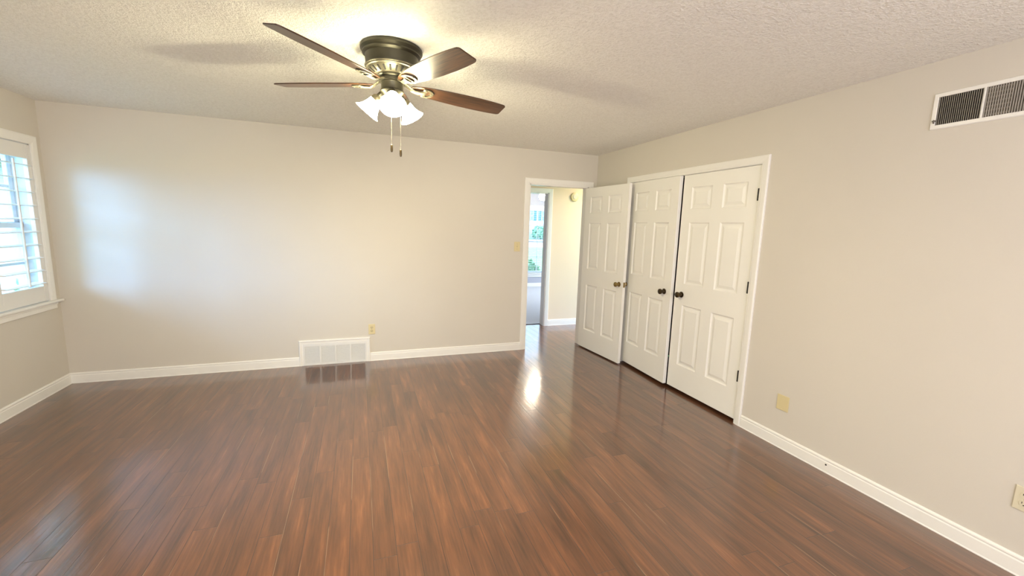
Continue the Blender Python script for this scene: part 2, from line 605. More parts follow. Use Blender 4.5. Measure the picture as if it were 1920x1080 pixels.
# baseboards
BP = [(0.0, 0.0), (0.015, 0.0), (0.015, 0.004), (0.0125, 0.009), (0.012, 0.070), (0.0095, 0.076), (0.0095, 0.079),
      (0.0115, 0.083), (0.0105, 0.090), (0.006, 0.095), (0.0, 0.097)]
def baseboard(name, a, c, inward, label, extra=None):
    """a, c: floor points on the wall line, inward: unit vector into the room"""
    a, c, n = Vector(a), Vector(c), Vector(inward)
    b2 = bmesh.new()
    rings = [[b2.verts.new((p.x + n.x * d, p.y + n.y * d, z)) for d, z in BP] for p in (a, c)]
    k = len(BP)
    for i in range(k):
        j = (i + 1) % k
        b2.faces.new((rings[0][i], rings[0][j], rings[1][j], rings[1][i]))
    b2.faces.new(rings[0]); b2.faces.new(rings[1])
    bmesh.ops.recalc_face_normals(b2, faces=b2.faces[:])
    m = MB(); m.add(b2)
    return struct(m.build(name, M['trim']), label, 'baseboard')
VX0, VX1, VZ = -3.466, -2.757, 0.274      # floor grille surround
baseboard('baseboard_back', (XL, 0), (VX0, 0), (0, -1), 'white baseboard between the window corner and the floor grille')
baseboard('baseboard_back_right', (VX1, 0), (-0.977, 0), (0, -1), 'white baseboard between the floor grille and the doorway')
baseboard('baseboard_left', (XL, YF), (XL, 0), (1, 0), 'white baseboard under the shuttered window')
bbr = baseboard('baseboard_right', (0, YF), (0, -2.424), (-1, 0), 'long white baseboard from the closet past the blank plate')
baseboard('baseboard_hall', (-0.084, HY0), (2.2, HY0), (0, -1), 'white baseboard along the cream hallway wall')
baseboard('baseboard_far', (-2.0, FY), (3.6, FY), (0, -1), 'baseboard under the bright window across the hall')
tag(MB().lathe([(0.0055, 0), (0.0055, 0.002), (0.003, 0.004), (0, 0.004)], 12,
               Matrix.Translation((-0.0118, -3.087, 0.055)) @ Matrix.Rotation(R(-90), 4, 'Y')).build('screw', M['black_metal'], bbr), 'small dark screw')

# casings
CP = [(0.0, 0.0), (0.0, 0.010), (0.004, 0.012), (0.012, 0.012), (0.018, 0.0145), (0.050, 0.017), (0.058, 0.016), (0.062, 0.012), (0.062, 0.0)]
def scaled(w):
    return [(s * w / 0.062, d) for s, d in CP]
def casing(name, path, out, w, fn, label):
    return struct(MB().molding(path, out, scaled(w), fn).build(name, M['trim']), label, 'trim')
casing('trim_1', [(DO[0], 0), (DO[0], DO[2]), (DO[1], DO[2]), (DO[1], 0)], 1, 0.066, lambda u, v, d: (u, -d, v), 'white casing around the open bedroom doorway')
casing('trim_2', [(CO[1], 0), (CO[1], CO[2]), (CO[0], CO[2]), (CO[0], 0)], -1, 0.060, lambda u, v, d: (-d, u, v), 'white casing around the double closet doors')
casing('trim_3', [(HD[0], 0), (HD[0], HD[2]), (HD[1], HD[2]), (HD[1], 0)], 1, 0.062, lambda u, v, d: (u, HY0 - d, v), 'white casing around the doorway across the hall')
def jamb(name, lst, label):
    return struct(boxes(name, lst, M['trim']), label, 'trim')
j = 0.012
db = jamb('trim_4', [((DO[0] - 0.001, -0.002, 0), (DO[0] + j, T + 0.002, DO[2])), ((DO[1] - j, -0.002, 0), (DO[1] + 0.001, T + 0.002, DO[2])),
                ((DO[0], -0.002, DO[2] - j), (DO[1], T + 0.002, DO[2] + 0.001)),
                ((DO[0] + j, 0.045, 0), (DO[0] + j + 0.01, 0.08, DO[2] - j))], 'white door jamb lining the bedroom doorway')
tag(boxes('strike_plate', [((DO[0] + j, 0.010, 0.925), (DO[0] + j + 0.0015, 0.040, 0.985))], M['black_metal'], db), 'dark strike plate')
jamb('trim_5', [((0.0, CO[1] - 0.004, 0), (T, CO[1] + 0.001, CO[2])), ((0.0, CO[0] - 0.001, 0), (T, CO[0] + 0.004, CO[2])),
                ((0.0, CO[0], CO[2] - 0.003), (T, CO[1], CO[2] + 0.001))], 'white jamb lining the closet opening')
jamb('trim_6', [((HD[0] - 0.001, HY0, 0), (HD[0] + j, HY1 + 0.01, HD[2])), ((HD[1] - j, HY0, 0), (HD[1] + 0.001, HY1 + 0.01, HD[2])),
                ((HD[0], HY0, HD[2] - j), (HD[1], HY1 + 0.01, HD[2] + 0.001))], 'white jamb lining the doorway across the hall')

# ------------------------------------------------------------------ six panel doors
def slab(w, h, t):
    """x 0..w, y 0..t, z 0..h with six raised panels sunk into both faces"""
    b = bmesh.new()
    st, ms = 0.108, 0.116
    pw = (w - 2 * st - ms) / 2
    xs = [0, st, st + pw, st + pw + ms, w - st, w]
    zs = [0, 0.237, 0.817, 1.015, 1.585, 1.703, 1.900, h]
    for y, sg in ((0.0, 1), (t, -1)):
        for i in range(5):
            for k in range(7):
                x0, x1, z0, z1 = xs[i], xs[i + 1], zs[k], zs[k + 1]
                if i in (1, 3) and k in (1, 3, 5):
                    prev = None
                    for ins, dep in ((0, 0), (0.010, 0.0075), (0.016, 0.0085), (0.024, 0.0085), (0.048, 0.0020)):
                        q = [b.verts.new((x0 + ins, y + sg * dep, z0 + ins)), b.verts.new((x1 - ins, y + sg * dep, z0 + ins)),
                             b.verts.new((x1 - ins, y + sg * dep, z1 - ins)), b.verts.new((x0 + ins, y + sg * dep, z1 - ins))]
                        if prev:
                            for e in range(4):
                                b.faces.new((prev[e], prev[(e + 1) % 4], q[(e + 1) % 4], q[e]))
                        prev = q
                    b.faces.new(prev)
                else:
                    b.faces.new([b.verts.new(p) for p in ((x0, y, z0), (x1, y, z0), (x1, y, z1), (x0, y, z1))])
    for p in (((0, 0, 0), (0, t, 0), (0, t, h), (0, 0, h)), ((w, 0, 0), (w, t, 0), (w, t, h), (w, 0, h)),
              ((0, 0, 0), (w, 0, 0), (w, t, 0), (0, t, 0)), ((0, 0, h), (w, 0, h), (w, t, h), (0, t, h))):
        b.faces.new([b.verts.new(q) for q in p])
    bmesh.ops.remove_doubles(b, verts=b.verts[:], dist=1e-5)
    bmesh.ops.recalc_face_normals(b, faces=b.faces[:])
    m = MB(); m.add(b)
    return m

KNOB = [(0.0, 0.0), (0.026, 0.0), (0.0285, 0.003), (0.027, 0.007), (0.016, 0.010), (0.0125, 0.014), (0.0115, 0.028), (0.016, 0.034),
        (0.0245, 0.041), (0.0275, 0.050), (0.0255, 0.058), (0.016, 0.064), (0.0, 0.0655)]
def add_knob(parent, x, y, z, side, mat):
    k = MB().lathe([p for p in KNOB[4:]], 28, Matrix.Translation((x, y, z)) @ Matrix.Rotation(R(90 * side), 4, 'X')).build('knob', mat, parent, 40)
    MB().lathe(KNOB[:5] + [(0.0, 0.0105)], 28, Matrix.Translation((x, y, z)) @ Matrix.Rotation(R(90 * side), 4, 'X')).build('rosette', mat, k, 40)
    return tag(k, 'dark bronze round knob')

def add_hinge(parent, x, y, z, mat):
    b = MB()
    b.lathe([(0, -0.046), (0.006, -0.046), (0.0075, -0.044), (0.0075, 0.044), (0.006, 0.046), (0, 0.046)], 12, Matrix.Translation((x, y, z)))
    b.box((x - 0.010, y, z - 0.044), (x + 0.010, y + 0.0035, z + 0.044))
    return tag(b.build('hinge', mat, parent, 40), 'black hinge')

# closet leaves: local x runs towards the free edge, local -y faces the room
LH, LTK = 2.012, 0.035
def leaf(name, hinge_y, direction, angle, label, LW):
    """direction +1: leaf runs to +y from the hinge, -1: to -y. angle opens into the room (degrees)"""
    m = MB()
    s = slab(LW, LH, LTK)
    me = bpy.data.meshes.new('tmp'); s.bm.to_mesh(me); s.bm.free()
    b = bmesh.new(); b.from_mesh(me); bpy.data.meshes.remove(me)
    for v in b.verts:                    # local: y along the leaf, x depth into the wall
        x, y, z = v.co
        v.co = (y, direction * x, z)
    bmesh.ops.recalc_face_normals(b, faces=b.faces[:])
    m.add(b)
    o = m.build(name, M['door'])
    o.location = (0.002, hinge_y, 0.030)
    o.rotation_euler = (0, 0, R(angle * direction))
    struct(o, label, 'door')
    kz = 0.942 - 0.030
    ky = direction * (LW - 0.092)
    mt = Matrix.Translation((0, ky, kz)) @ Matrix.Rotation(R(-90), 4, 'Y')
    k = MB().lathe(KNOB[4:], 28, mt).build('knob', M['bronze'], o, 40)
    tag(k, 'dark bronze round knob')
    MB().lathe(KNOB[:5] + [(0.0, 0.0105)], 28, mt).build('rosette', M['bronze'], k, 40)
    for hz in (0.395, 1.113, 1.823):
        b2 = MB()
        b2.lathe([(0, -0.046), (0.006, -0.046), (0.0078, -0.044), (0.0078, 0.044), (0.006, 0.046), (0, 0.046)], 12,
                 Matrix.Translation((-0.006, direction * 0.004, hz - 0.030)))
        b2.box((-0.0035, direction * 0.004 - 0.009, hz - 0.074), (-0.0005, direction * 0.004 + 0.009, hz + 0.014))
        tag(b2.build('hinge', M['black_metal'], o, 40), 'black hinge')
    return o
leaf('door_1', CO[0] + 0.004, 1, 0.0, 'closed white six panel closet door with black hinges beside the blank plate', 0.806)
leaf('door_2', CO[1] - 0.004, -1, 2.4, 'white six panel closet door standing slightly ajar behind the bedroom door', 0.795)

# bedroom door, swung open against the right wall
def bedroom_door():
    w, t = 0.785, 0.035
    s = slab(w, LH, t)
    me = bpy.data.meshes.new('tmp'); s.bm.to_mesh(me); s.bm.free()
    b = bmesh.new(); b.from_mesh(me); bpy.data.meshes.remove(me)
    for v in b.verts:
        x, y, z = v.co
        v.co = (y - t, -x * 0.822 / w, z)
    bmesh.ops.recalc_face_normals(b, faces=b.faces[:])
    m = MB(); m.add(b)
    o = m.build('door_3', M['door'])
    o.location = (-0.127, -0.020, 0.016)
    o.rotation_euler = (0, 0, R(4.6))
    struct(o, 'white six panel bedroom door swung open in front of the closet', 'door')
    for side, nm in ((-1, 'dark bronze round knob'), (1, 'dark bronze round knob')):
        px = -t if side < 0 else 0.0
        mt = Matrix.Translation((px, -0.757, 0.905)) @ Matrix.Rotation(R(90 * side), 4, 'Y')
        k = MB().lathe(KNOB[4:], 28, mt).build('knob', M['brass'], o, 40)
        tag(k, 'aged brass round knob')
        MB().lathe(KNOB[:5] + [(0.0, 0.0105)], 28, mt).build('rosette', M['brass'], k, 40)
    lp = boxes('latch_plate', [((-0.030, -0.8235, 0.877), (-0.005, -0.8215, 0.933))], M['brass'], o)
    tag(lp, 'brass latch plate')
    for hz in (0.20, 1.0, 1.80):
        b2 = MB()
        b2.lathe([(0, -0.046), (0.0078, -0.046), (0.0078, 0.046), (0, 0.046)], 12, Matrix.Translation((0.005, 0.004, hz)))
        tag(b2.build('hinge', M['black_metal'], o, 40), 'black hinge')
bedroom_door()

# ------------------------------------------------------------------ bedroom window
def bedroom_window():
    w = empty('window_1', (XL, (WY0 + WY1) / 2, WZ0))
    struct(w, 'white cased bedroom window over a projecting sill', 'window')
    o = Vector(w.location)
    def part(name, m, mat, lab=None, par=w):
        ob = m.build(name, mat, par)
        if par is w:
            for v in ob.data.vertices:
                v.co -= o
        else:
            for v in ob.data.vertices:
                v.co -= o
        if lab: tag(ob, lab)
        return ob
    # casing on three sides
    m = MB().molding([(WY1, WZ0), (WY1, WZ1 + 0.002), (WY0, WZ1 + 0.002), (WY0, WZ0)], -1, scaled(0.070), lambda u, v, d: (XL + d, u, v))
    m.bm.faces.ensure_lookup_table()
    part('casing', m, M['trim'])
    # stool and apron
    part('sill', MB().box((XL - 0.13, WY0 - 0.115, WZ0 - 0.020), (XL + 0.042, WY1 + 0.118, WZ0 + 0.002), 0.006), M['trim'])
    ap = MB()
    ap.box((XL, WY0 - 0.07, WZ0 - 0.075), (XL + 0.014, WY1 + 0.07, WZ0 - 0.021), 0.003)
    ap.box((XL, WY0 - 0.07, WZ0 - 0.040), (XL + 0.022, WY1 + 0.07, WZ0 - 0.021), 0.004)
    part('apron', ap, M['trim'])
    # jamb liner
    jm = MB()
    jm.box((XL - LT, WY1 - 0.014, WZ0), (XL - 0.002, WY1 + 0.001, WZ1))
    jm.box((XL - LT, WY0 - 0.001, WZ0), (XL - 0.002, WY0 + 0.014, WZ1))
    jm.box((XL - LT, WY0, WZ1 - 0.014), (XL - 0.002, WY1, WZ1 + 0.001))
    yc = (WY0 + WY1) / 2
    jm.box((XL - LT, yc - 0.035, WZ0), (XL - 0.06, yc + 0.035, WZ1))
    part('jamb', jm, M['white_frame'])
    # two double hung units
    for a, c in ((yc + 0.035, WY1 - 0.014), (WY0 + 0.014, yc - 0.035)):
        for x0, z0, z1 in ((XL - 0.118, WZ0 + 0.002, 1.44), (XL - 0.150, 1.40, WZ1 - 0.014)):
            f = MB()
            f.box((x0, a, z0), (x0 + 0.030, a + 0.040, z1), 0.003)
            f.box((x0, c - 0.040, z0), (x0 + 0.030, c, z1), 0.003)
            f.box((x0, a, z0), (x0 + 0.030, c, z0 + 0.045), 0.003)
            f.box((x0, a, z1 - 0.040), (x0 + 0.030, c, z1), 0.003)
            mid = (a + c) / 2
            f.box((x0 + 0.009, mid - 0.010, z0), (x0 + 0.021, mid + 0.010, z1))
            for q in (1, ):
                zz = z0 + (z1 - z0) * q / 2
                f.box((x0 + 0.009, a, zz - 0.010), (x0 + 0.021, c, zz + 0.010))
            fo = part('sash', f, M['white_frame'])
            part('pane', MB().box((x0 + 0.013, a + 0.03, z0 + 0.03), (x0 + 0.017, c - 0.03, z1 - 0.03)), M['glass'], None, fo)
bedroom_window()

def shutter_panel(y1, label):
    """one shutter leaf, from y1 (towards the corner) to y1 - pw"""
    pw, z0, z1 = 0.528, WZ0 + 0.006, WZ1 - 0.006
    st, rt, rb = 0.046, 0.112, 0.128
    t0, t1 = -0.024, 0.004
    s = empty('window_shutter', (XL, y1, z0))
    tag(s, label, 'shutter', 'plantation shutters in the window')
    h = z1 - z0
    f = MB()
    f.box((t0, -st, 0), (t1, -0.002, h), 0.003)
    f.box((t0, -pw + 0.002, 0), (t1, -pw + st, h), 0.003)
    f.box((t0, -pw + st, h - rt), (t1, -st, h), 0.003)
    f.box((t0, -pw + st, 0), (t1, -st, rb), 0.003)
    f.build('frame', M['shutter'], s)
    n = 10
    zz0 = 0.961 - z0
    pitch = 0.1053
    first = None
    for i in range(n):
        z = zz0 + i * pitch - 0.012
        if z > h - rt - 0.01:
            break
        if first is None:
            pr = []
            for k in range(20):
                a = 2 * math.pi * k / 20
                pr.append((0.043 * math.cos(a), 0.0055 * math.sin(a)))
            b2 = bmesh.new()
            ra = [b2.verts.new((p[0], -st - 0.001, p[1])) for p in pr]
            rb_ = [b2.verts.new((p[0], -pw + st + 0.001, p[1])) for p in pr]
            for k in range(20):
                b2.faces.new((ra[k], ra[(k + 1) % 20], rb_[(k + 1) % 20], rb_[k]))
            b2.faces.new(ra); b2.faces.new(rb_)
            bmesh.ops.recalc_face_normals(b2, faces=b2.faces[:])
            m = MB(); m.add(b2)
            first = m.build('louver', M['shutter'], s, 40)
            lo = first
        else:
            lo = first.copy()
            COL.objects.link(lo)
            lo.parent = s
        lo.location = ((t0 + t1) / 2 + 0.004, 0, z)
        lo.rotation_euler = (0, R(6), 0)
    MB().box((0.036, -pw / 2 - 0.006, rb + 0.02), (0.048, -pw / 2 + 0.006, h - rt - 0.02), 0.002).build('tilt_rod', M['shutter'], s)
    return s
shutter_panel(WY1 - 0.003, 'white plantation shutter panel nearest the back wall corner')
shutter_panel(WY1 - 0.003 - 0.531, 'middle white plantation shutter panel of the window')
shutter_panel(WY1 - 0.003 - 1.062, 'white plantation shutter panel farthest from the back wall corner')

# ------------------------------------------------------------------ window across the hall
def far_window():
    w = empty('window_2', ((FW[0] + FW[1]) / 2, FY, FW[2]))
    struct(w, 'tall bright window in the room across the hall', 'window')
    o = Vector(w.location)
    def part(name, m, mat, par=w):
        ob = m.build(name, mat, par)
        for v in ob.data.vertices:
            v.co -= o
        return ob
    x0, x1, z0, z1 = FW
    part('casing', MB().molding([(x0, z0), (x0, z1), (x1, z1), (x1, z0)], 1, scaled(0.075), lambda u, v, d: (u, FY - d, v)), M['trim'])
    part('sill', MB().box((x0 - 0.1, FY - 0.05, z0 - 0.022), (x1 + 0.1, FY + 0.12, z0), 0.005), M['trim'])
    part('apron', MB().box((x0 - 0.07, FY - 0.016, z0 - 0.095), (x1 + 0.07, FY, z0 - 0.022), 0.004), M['trim'])
    zc = 1.16
    for ya, a, c in ((FY + 0.07, z0, zc + 0.02), (FY + 0.10, zc - 0.02, z1)):
        f = MB()
        f.box((x0, ya, a), (x0 + 0.045, ya + 0.03, c), 0.003)
        f.box((x1 - 0.045, ya, a), (x1, ya + 0.03, c), 0.003)
        f.box((x0, ya, a), (x1, ya + 0.03, a + 0.045), 0.003)
        f.box((x0, ya, c - 0.04), (x1, ya + 0.03, c), 0.003)
        for q in (1, 2, 3):
            xx = x0 + (x1 - x0) * q / 4
            f.box((xx - 0.008, ya + 0.008, a), (xx + 0.008, ya + 0.022, c))
        zz = (a + c) / 2
        f.box((x0, ya + 0.008, zz - 0.008), (x1, ya + 0.022, zz + 0.008))
        fo = part('sash', f, M['white_frame'])
        part('pane', MB().box((x0 + 0.03, ya + 0.013, a + 0.03), (x1 - 0.03, ya + 0.017, c - 0.03)), M['glass'], fo)
far_window()
def far_blind():
    x0, x1, z0, z1 = FW
    b = empty('window_blind', ((x0 + x1) / 2, FY + 0.035, z1))
    tag(b, 'white slatted blind with open slats in the window across the hall', 'blind')
    hw = (x1 - x0) / 2 - 0.01
    MB().box((-hw, -0.025, -0.055), (hw, 0.025, -0.002), 0.004).build('headrail', M['blind'], b)
    s = MB()
    z = -0.10
    while z > z0 - z1 + 0.04:
        s.box((-hw, -0.022, z - 0.0015), (hw, 0.022, z + 0.0015))
        z -= 0.048
    s.build('slats', M['blind'], b)
    MB().box((-hw, -0.022, z0 - z1 + 0.004), (hw, 0.022, z0 - z1 + 0.022), 0.003).build('bottom_rail', M['blind'], b)
    for xx in (-0.35, 0.0, 0.35):
        MB().tube([(xx, -0.023, -0.05), (xx, -0.023, z0 - z1 + 0.02)], 0.0035, 6).build('ladder_cord', M['blind'], b)
far_blind()

# lamp in the room across the hall
def far_lamp():
    l = empty('ceiling_light', (0.985, 3.92, H))
    tag(l, 'glowing ceiling light with dark stem in the room across the hall', 'light')
    MB().lathe([(0, 0), (0.07, 0), (0.065, -0.02), (0.03, -0.035), (0, -0.035)], 24).build('canopy', M['pewter'], l, 40)
    MB().tube([(0, 0, -0.03), (0, 0, -0.17)], 0.012, 10).build('stem', M['pewter'], l)
    MB().lathe([(0.0, -0.16), (0.05, -0.165), (0.078, -0.20), (0.085, -0.245), (0.07, -0.29), (0.035, -0.315), (0, -0.32)], 28).build('lamp_shade', M['far_shade'], l, 60)
far_lamp()

# ------------------------------------------------------------------ ceiling fan
def ceiling_fan():
    cx, cy = -2.657, -2.299
    fan = empty('ceiling_fan', (cx, cy, H))
    tag(fan, 'bronze ceiling fan with walnut blades and three lit glass shades', 'fan')
    z = lambda q: q - H
    sm = 35
    MB().lathe([(0, z(2.4395)), (0.157, z(2.4395)), (0.160, z(2.434)), (0.160, z(2.424)), (0.154, z(2.418)), (0.149, z(2.412)),
                (0.150, z(2.404)), (0.143, z(2.400)), (0.1365, z(2.396)), (0.134, z(2.345)), (0.0, z(2.345))], 56).build('motor_housing', M['pewter'], fan, sm)
    MB().lathe([(0.0, z(2.347)), (0.135, z(2.347)), (0.1385, z(2.344)), (0.1385, z(2.340)), (0.134, z(2.338)), (0.1345, z(2.334)), (0.130, z(2.331)), (0.0, z(2.331))], 56).build('trim_ring', M['pewter_light'], fan, sm)
    vb = MB()
    vb.lathe([(0.0, z(2.333)), (0.127, z(2.333)), (0.119, z(2.324)), (0.090, z(2.304)), (0.084, z(2.302)), (0.0, z(2.302))], 56)
    vr = vb.build('vent_band', M['pewter_light'], fan, sm)
    sl = MB()
    for k in range(22):
        a = 2 * math.pi * k / 22
        mt = Matrix.Rotation(a, 4, 'Z') @ Matrix.Translation((0.1055, 0, z(2.3147))) @ Matrix.Rotation(R(-34), 4, 'Y')
        sl.box((-0.016, -0.0048, -0.003), (0.016, 0.0048, 0.0012), 0.002, mt)
    tag(sl.build('vent_slots', M['dark'], vr), 'dark vent slots')
    MB().lathe([(0.0, z(2.303)), (0.076, z(2.303)), (0.076, z(2.298)), (0.070, z(2.295)), (0.066, z(2.289)), (0.070, z(2.286)), (0.070, z(2.270)), (0.0, z(2.270))], 48).build('rotor_hub', M['pewter'], fan, sm)
    MB().lathe([(0.0, z(2.271)), (0.058, z(2.271)), (0.060, z(2.267)), (0.0575, z(2.262)), (0.0575, z(2.232)), (0.062, z(2.228)), (0.062, z(2.222)),
                (0.050, z(2.206)), (0.030, z(2.196)), (0.012, z(2.190)), (0.010, z(2.182)), (0.0, z(2.180))], 40).build('switch_housing', M['pewter'], fan, sm)
    # blades
    az = {0: (6.85 + 2.26, -0.029), 1: (78.85, 0.0), 2: (150.85 + 0.97, 0.008), 3: (222.85 - 2.2, 0.037), 4: (294.85 - 1.04, -0.016)}
    half = [(0.105, 0.024), (0.125, 0.034), (0.16, 0.044), (0.22, 0.053), (0.30, 0.060), (0.40, 0.0645), (0.50, 0.0650), (0.58, 0.0620), (0.640, 0.0570)]
    tip = [(0.652, 0.0545), (0.660, 0.0495), (0.664, 0.043)]
    up = half + tip
    poly = [(r, h) for r, h in up] + [(r, -h) for r, h in reversed(up)]
    poly = [(0.098, 0.012)] + poly + [(0.098, -0.012)]
    arc = [(0.188 + 0.040 * math.cos(t), 0.040 * math.sin(t)) for t in [R(-92 + 184 * k / 16) for k in range(17)]]
    blade_me = None
    twist = {0: -13.3, 1: -13.3, 2: -9.5, 3: -13.3, 4: -13.3}
    for k in range(5):
        a, dz = az[k]
        pitch = Matrix.Rotation(R(twist[k]), 4, 'X')
        if blade_me is None:
            b = MB().prism(poly, -0.003, 0.003, 0.0012).build('fan_blade', M['blade'], fan)
            blade_me = b.data
            first = b
        else:
            b = bpy.data.objects.new('fan_blade', blade_me)
            COL.objects.link(b); b.parent = fan
        b.matrix_local = Matrix.Translation((0, 0, z(2.261))) @ Matrix.Rotation(R(a), 4, 'Z') @ Matrix.Rotation(-math.atan2(dz, 0.664), 4, 'Y') @ pitch
        ir = MB()
        ir.tube([(0.050, 0, 0.018), (0.075, 0, 0.013), (0.098, 0, 0.000), (0.122, 0, -0.013), (0.150, 0, -0.012), (0.172, 0, -0.0075)],
                [0.017, 0.0155, 0.014, 0.014, 0.016, 0.024], 12, None, (1.0, 0.42))
        # crescent plate with an open half-moon
        outer = arc
        inner = [(0.186 + 0.027 * math.cos(t), 0.027 * math.sin(t)) for t in [R(-92 + 184 * q / 16) for q in range(17)]]
        b2 = bmesh.new()
        for q in range(16):
            vs = []
            for zz in (-0.0105, -0.0032):
                vs.append([b2.verts.new((p[0], p[1], zz)) for p in (outer[q], outer[q + 1], inner[q + 1], inner[q])])
            b2.faces.new(vs[0]); b2.faces.new(vs[1])
            for e in range(4):
                b2.faces.new((vs[0][e], vs[0][(e + 1) % 4], vs[1][(e + 1) % 4], vs[1][e]))
        bmesh.ops.remove_doubles(b2, verts=b2.verts[:], dist=1e-6)
        bmesh.ops.recalc_face_normals(b2, faces=b2.faces[:])
        ir.add(b2)
        ir.box((0.165, -0.041, -0.0105), (0.186, 0.041, -0.0032), 0.002)
        for sy in (-0.030, 0.030, 0.0):
            ir.lathe([(0, -0.013), (0.004, -0.0125), (0.0055, -0.0105), (0.0055, -0.009), (0, -0.009)], 10, Matrix.Translation((0.176 if sy else 0.219, sy, 0)))
        tag(ir.build('blade_iron', M['pewter_light'], b, 40), 'brushed metal blade bracket')
    # light kit
    for k, a in enumerate((157.0, 36.0, -93.0)):
        rot = Matrix.Rotation(R(a), 4, 'Z')
        arm = MB()
        arm.tube([rot @ Vector(p) for p in ((0.040, 0, z(2.220)), (0.060, 0, z(2.216)), (0.072, 0, z(2.206)), (0.079, 0, z(2.194)))], [0.013, 0.012, 0.012, 0.014], 12)
        am = arm.build('lamp_arm', M['pewter'], fan, 40)
        ax = Matrix.Translation(rot @ Vector((0.083, 0, z(2.185)))) @ rot @ Matrix.Rotation(R(180 - 41), 4, 'Y')
        MB().lathe([(0, -0.018), (0.020, -0.018), (0.029, -0.010), (0.0315, 0.004), (0.0315, 0.010), (0.0, 0.010)], 24, ax).build('socket_cup', M['pewter_light'], am, 40)
        out = [(0.030, 0.006), (0.033, 0.014), (0.0355, 0.026), (0.040, 0.042), (0.047, 0.060), (0.057, 0.077), (0.068, 0.0885)]
        inn = [(0.0655, 0.0890), (0.0545, 0.0785), (0.0445, 0.0610), (0.0375, 0.0430), (0.033, 0.027), (0.0305, 0.0145), (0.0, 0.0140)]
        MB().lathe(out + inn, 36, ax, False).build('lamp_shade', M['shade'], fan, 60)
        bl = bpy.data.lights.new('fan_bulb', 'POINT')
        bl.energy = 68
        bl.color = (1.0, 0.90, 0.60)
        bl.shadow_soft_size = 0.022
        bo = bpy.data.objects.new('fan_bulb', bl)
        COL.objects.link(bo)
        bo.location = fan.location + (ax @ Vector((0, 0, 0.058)))
    # pull chains
    for x, y, zt, zb in ((-0.010, -0.060, 2.225, 1.940), (0.038, -0.045, 2.225, 1.922)):
        n = int((zt - zb) / 0.0042)
        c = MB()
        c.tube([(x, y, z(zt)), (x, y, z(zb))], 0.0006, 6)
        ob = bmesh.new()
        bmesh.ops.create_icosphere(ob, subdivisions=1, radius=0.0012)
        me = bpy.data.meshes.new('tmp'); ob.to_mesh(me); ob.free()
        for q in range(n):
            b2 = bmesh.new(); b2.from_mesh(me)
            c.add(b2, Matrix.Translation((x, y, z(zt) - q * 0.0042)))
        bpy.data.meshes.remove(me)
        ch = c.build('pull_chain', M['chain'], fan)
        MB().lathe([(0, z(zb) + 0.004), (0.003, z(zb) + 0.002), (0.0058, z(zb) - 0.006), (0.0064, z(zb) - 0.024), (0.005, z(zb) - 0.036), (0, z(zb) - 0.039)], 16,
                   Matrix.Translation((x, y, 0))).build('chain_fob', M['bronze'], ch, 40)
ceiling_fan()

# ------------------------------------------------------------------ grilles
def floor_grille():
    g = empty('return_grille', ((VX0 + VX1) / 2, 0, 0))
    tag(g, 'white return air grille in a moulded surround at the foot of the back wall', 'vent')
    ox = g.location.x
    a, c = VX0 - ox, VX1 - ox
    ix0, ix1, iz0, iz1 = -3.412 - ox, -2.811 - ox, 0.020, 0.205
    m = MB().molding([(a + 0.040, 0.0), (a + 0.040, VZ - 0.040), (c - 0.040, VZ - 0.040), (c - 0.040, 0.0)], 1,
                     [(0, 0), (0, 0.012), (0.006, 0.014), (0.020, 0.014), (0.026, 0.018), (0.034, 0.018), (0.040, 0.012), (0.040, 0)],
                     lambda u, v, d: (u, -d, v))
    m.build('surround', M['trim'], g)
    f = MB()
    f.box((a + 0.038, -0.014, 0.0), (c - 0.038, -0.002, iz0), 0.002)
    f.box((a + 0.038, -0.014, iz1), (c - 0.038, -0.002, VZ - 0.038), 0.002)
    f.box((a + 0.038, -0.014, iz0), (ix0, -0.002, iz1), 0.002)
    f.box((ix1, -0.014, iz0), (c - 0.038, -0.002, iz1), 0.002)
    f.build('frame', M['vent_white'], g)
    w = (ix1 - ix0) / 4
    for k in (1, 2, 3):
        MB().box((ix0 + k * w - 0.008, -0.0150, iz0), (ix0 + k * w + 0.008, -0.002, iz1), 0.001).build('divider', M['vent_white'], g)
    for k in range(4):
        l = MB()
        n = 13
        for i in range(n):
            zz = iz0 + (i + 0.5) * (iz1 - iz0) / n
            mt = Matrix.Translation((0, -0.0065, zz)) @ Matrix.Rotation(R(42), 4, 'X')
            l.box((ix0 + k * w + (0.006 if k else 0), -0.0076, -0.0005), (ix0 + (k + 1) * w - (0.006 if k < 3 else 0), 0.0076, 0.0005), 0, mt)
        l.build('louvers', M['vent_grey'], g)
    tag(MB().box((ix0, -0.0012, iz0), (ix1, -0.0004, iz1)).build('duct_shade_sheet', M['dark'], g), 'near-black sheet for the shade behind the louvers')  # flat near-black sheet imitates the shaded depth of the duct
floor_grille()

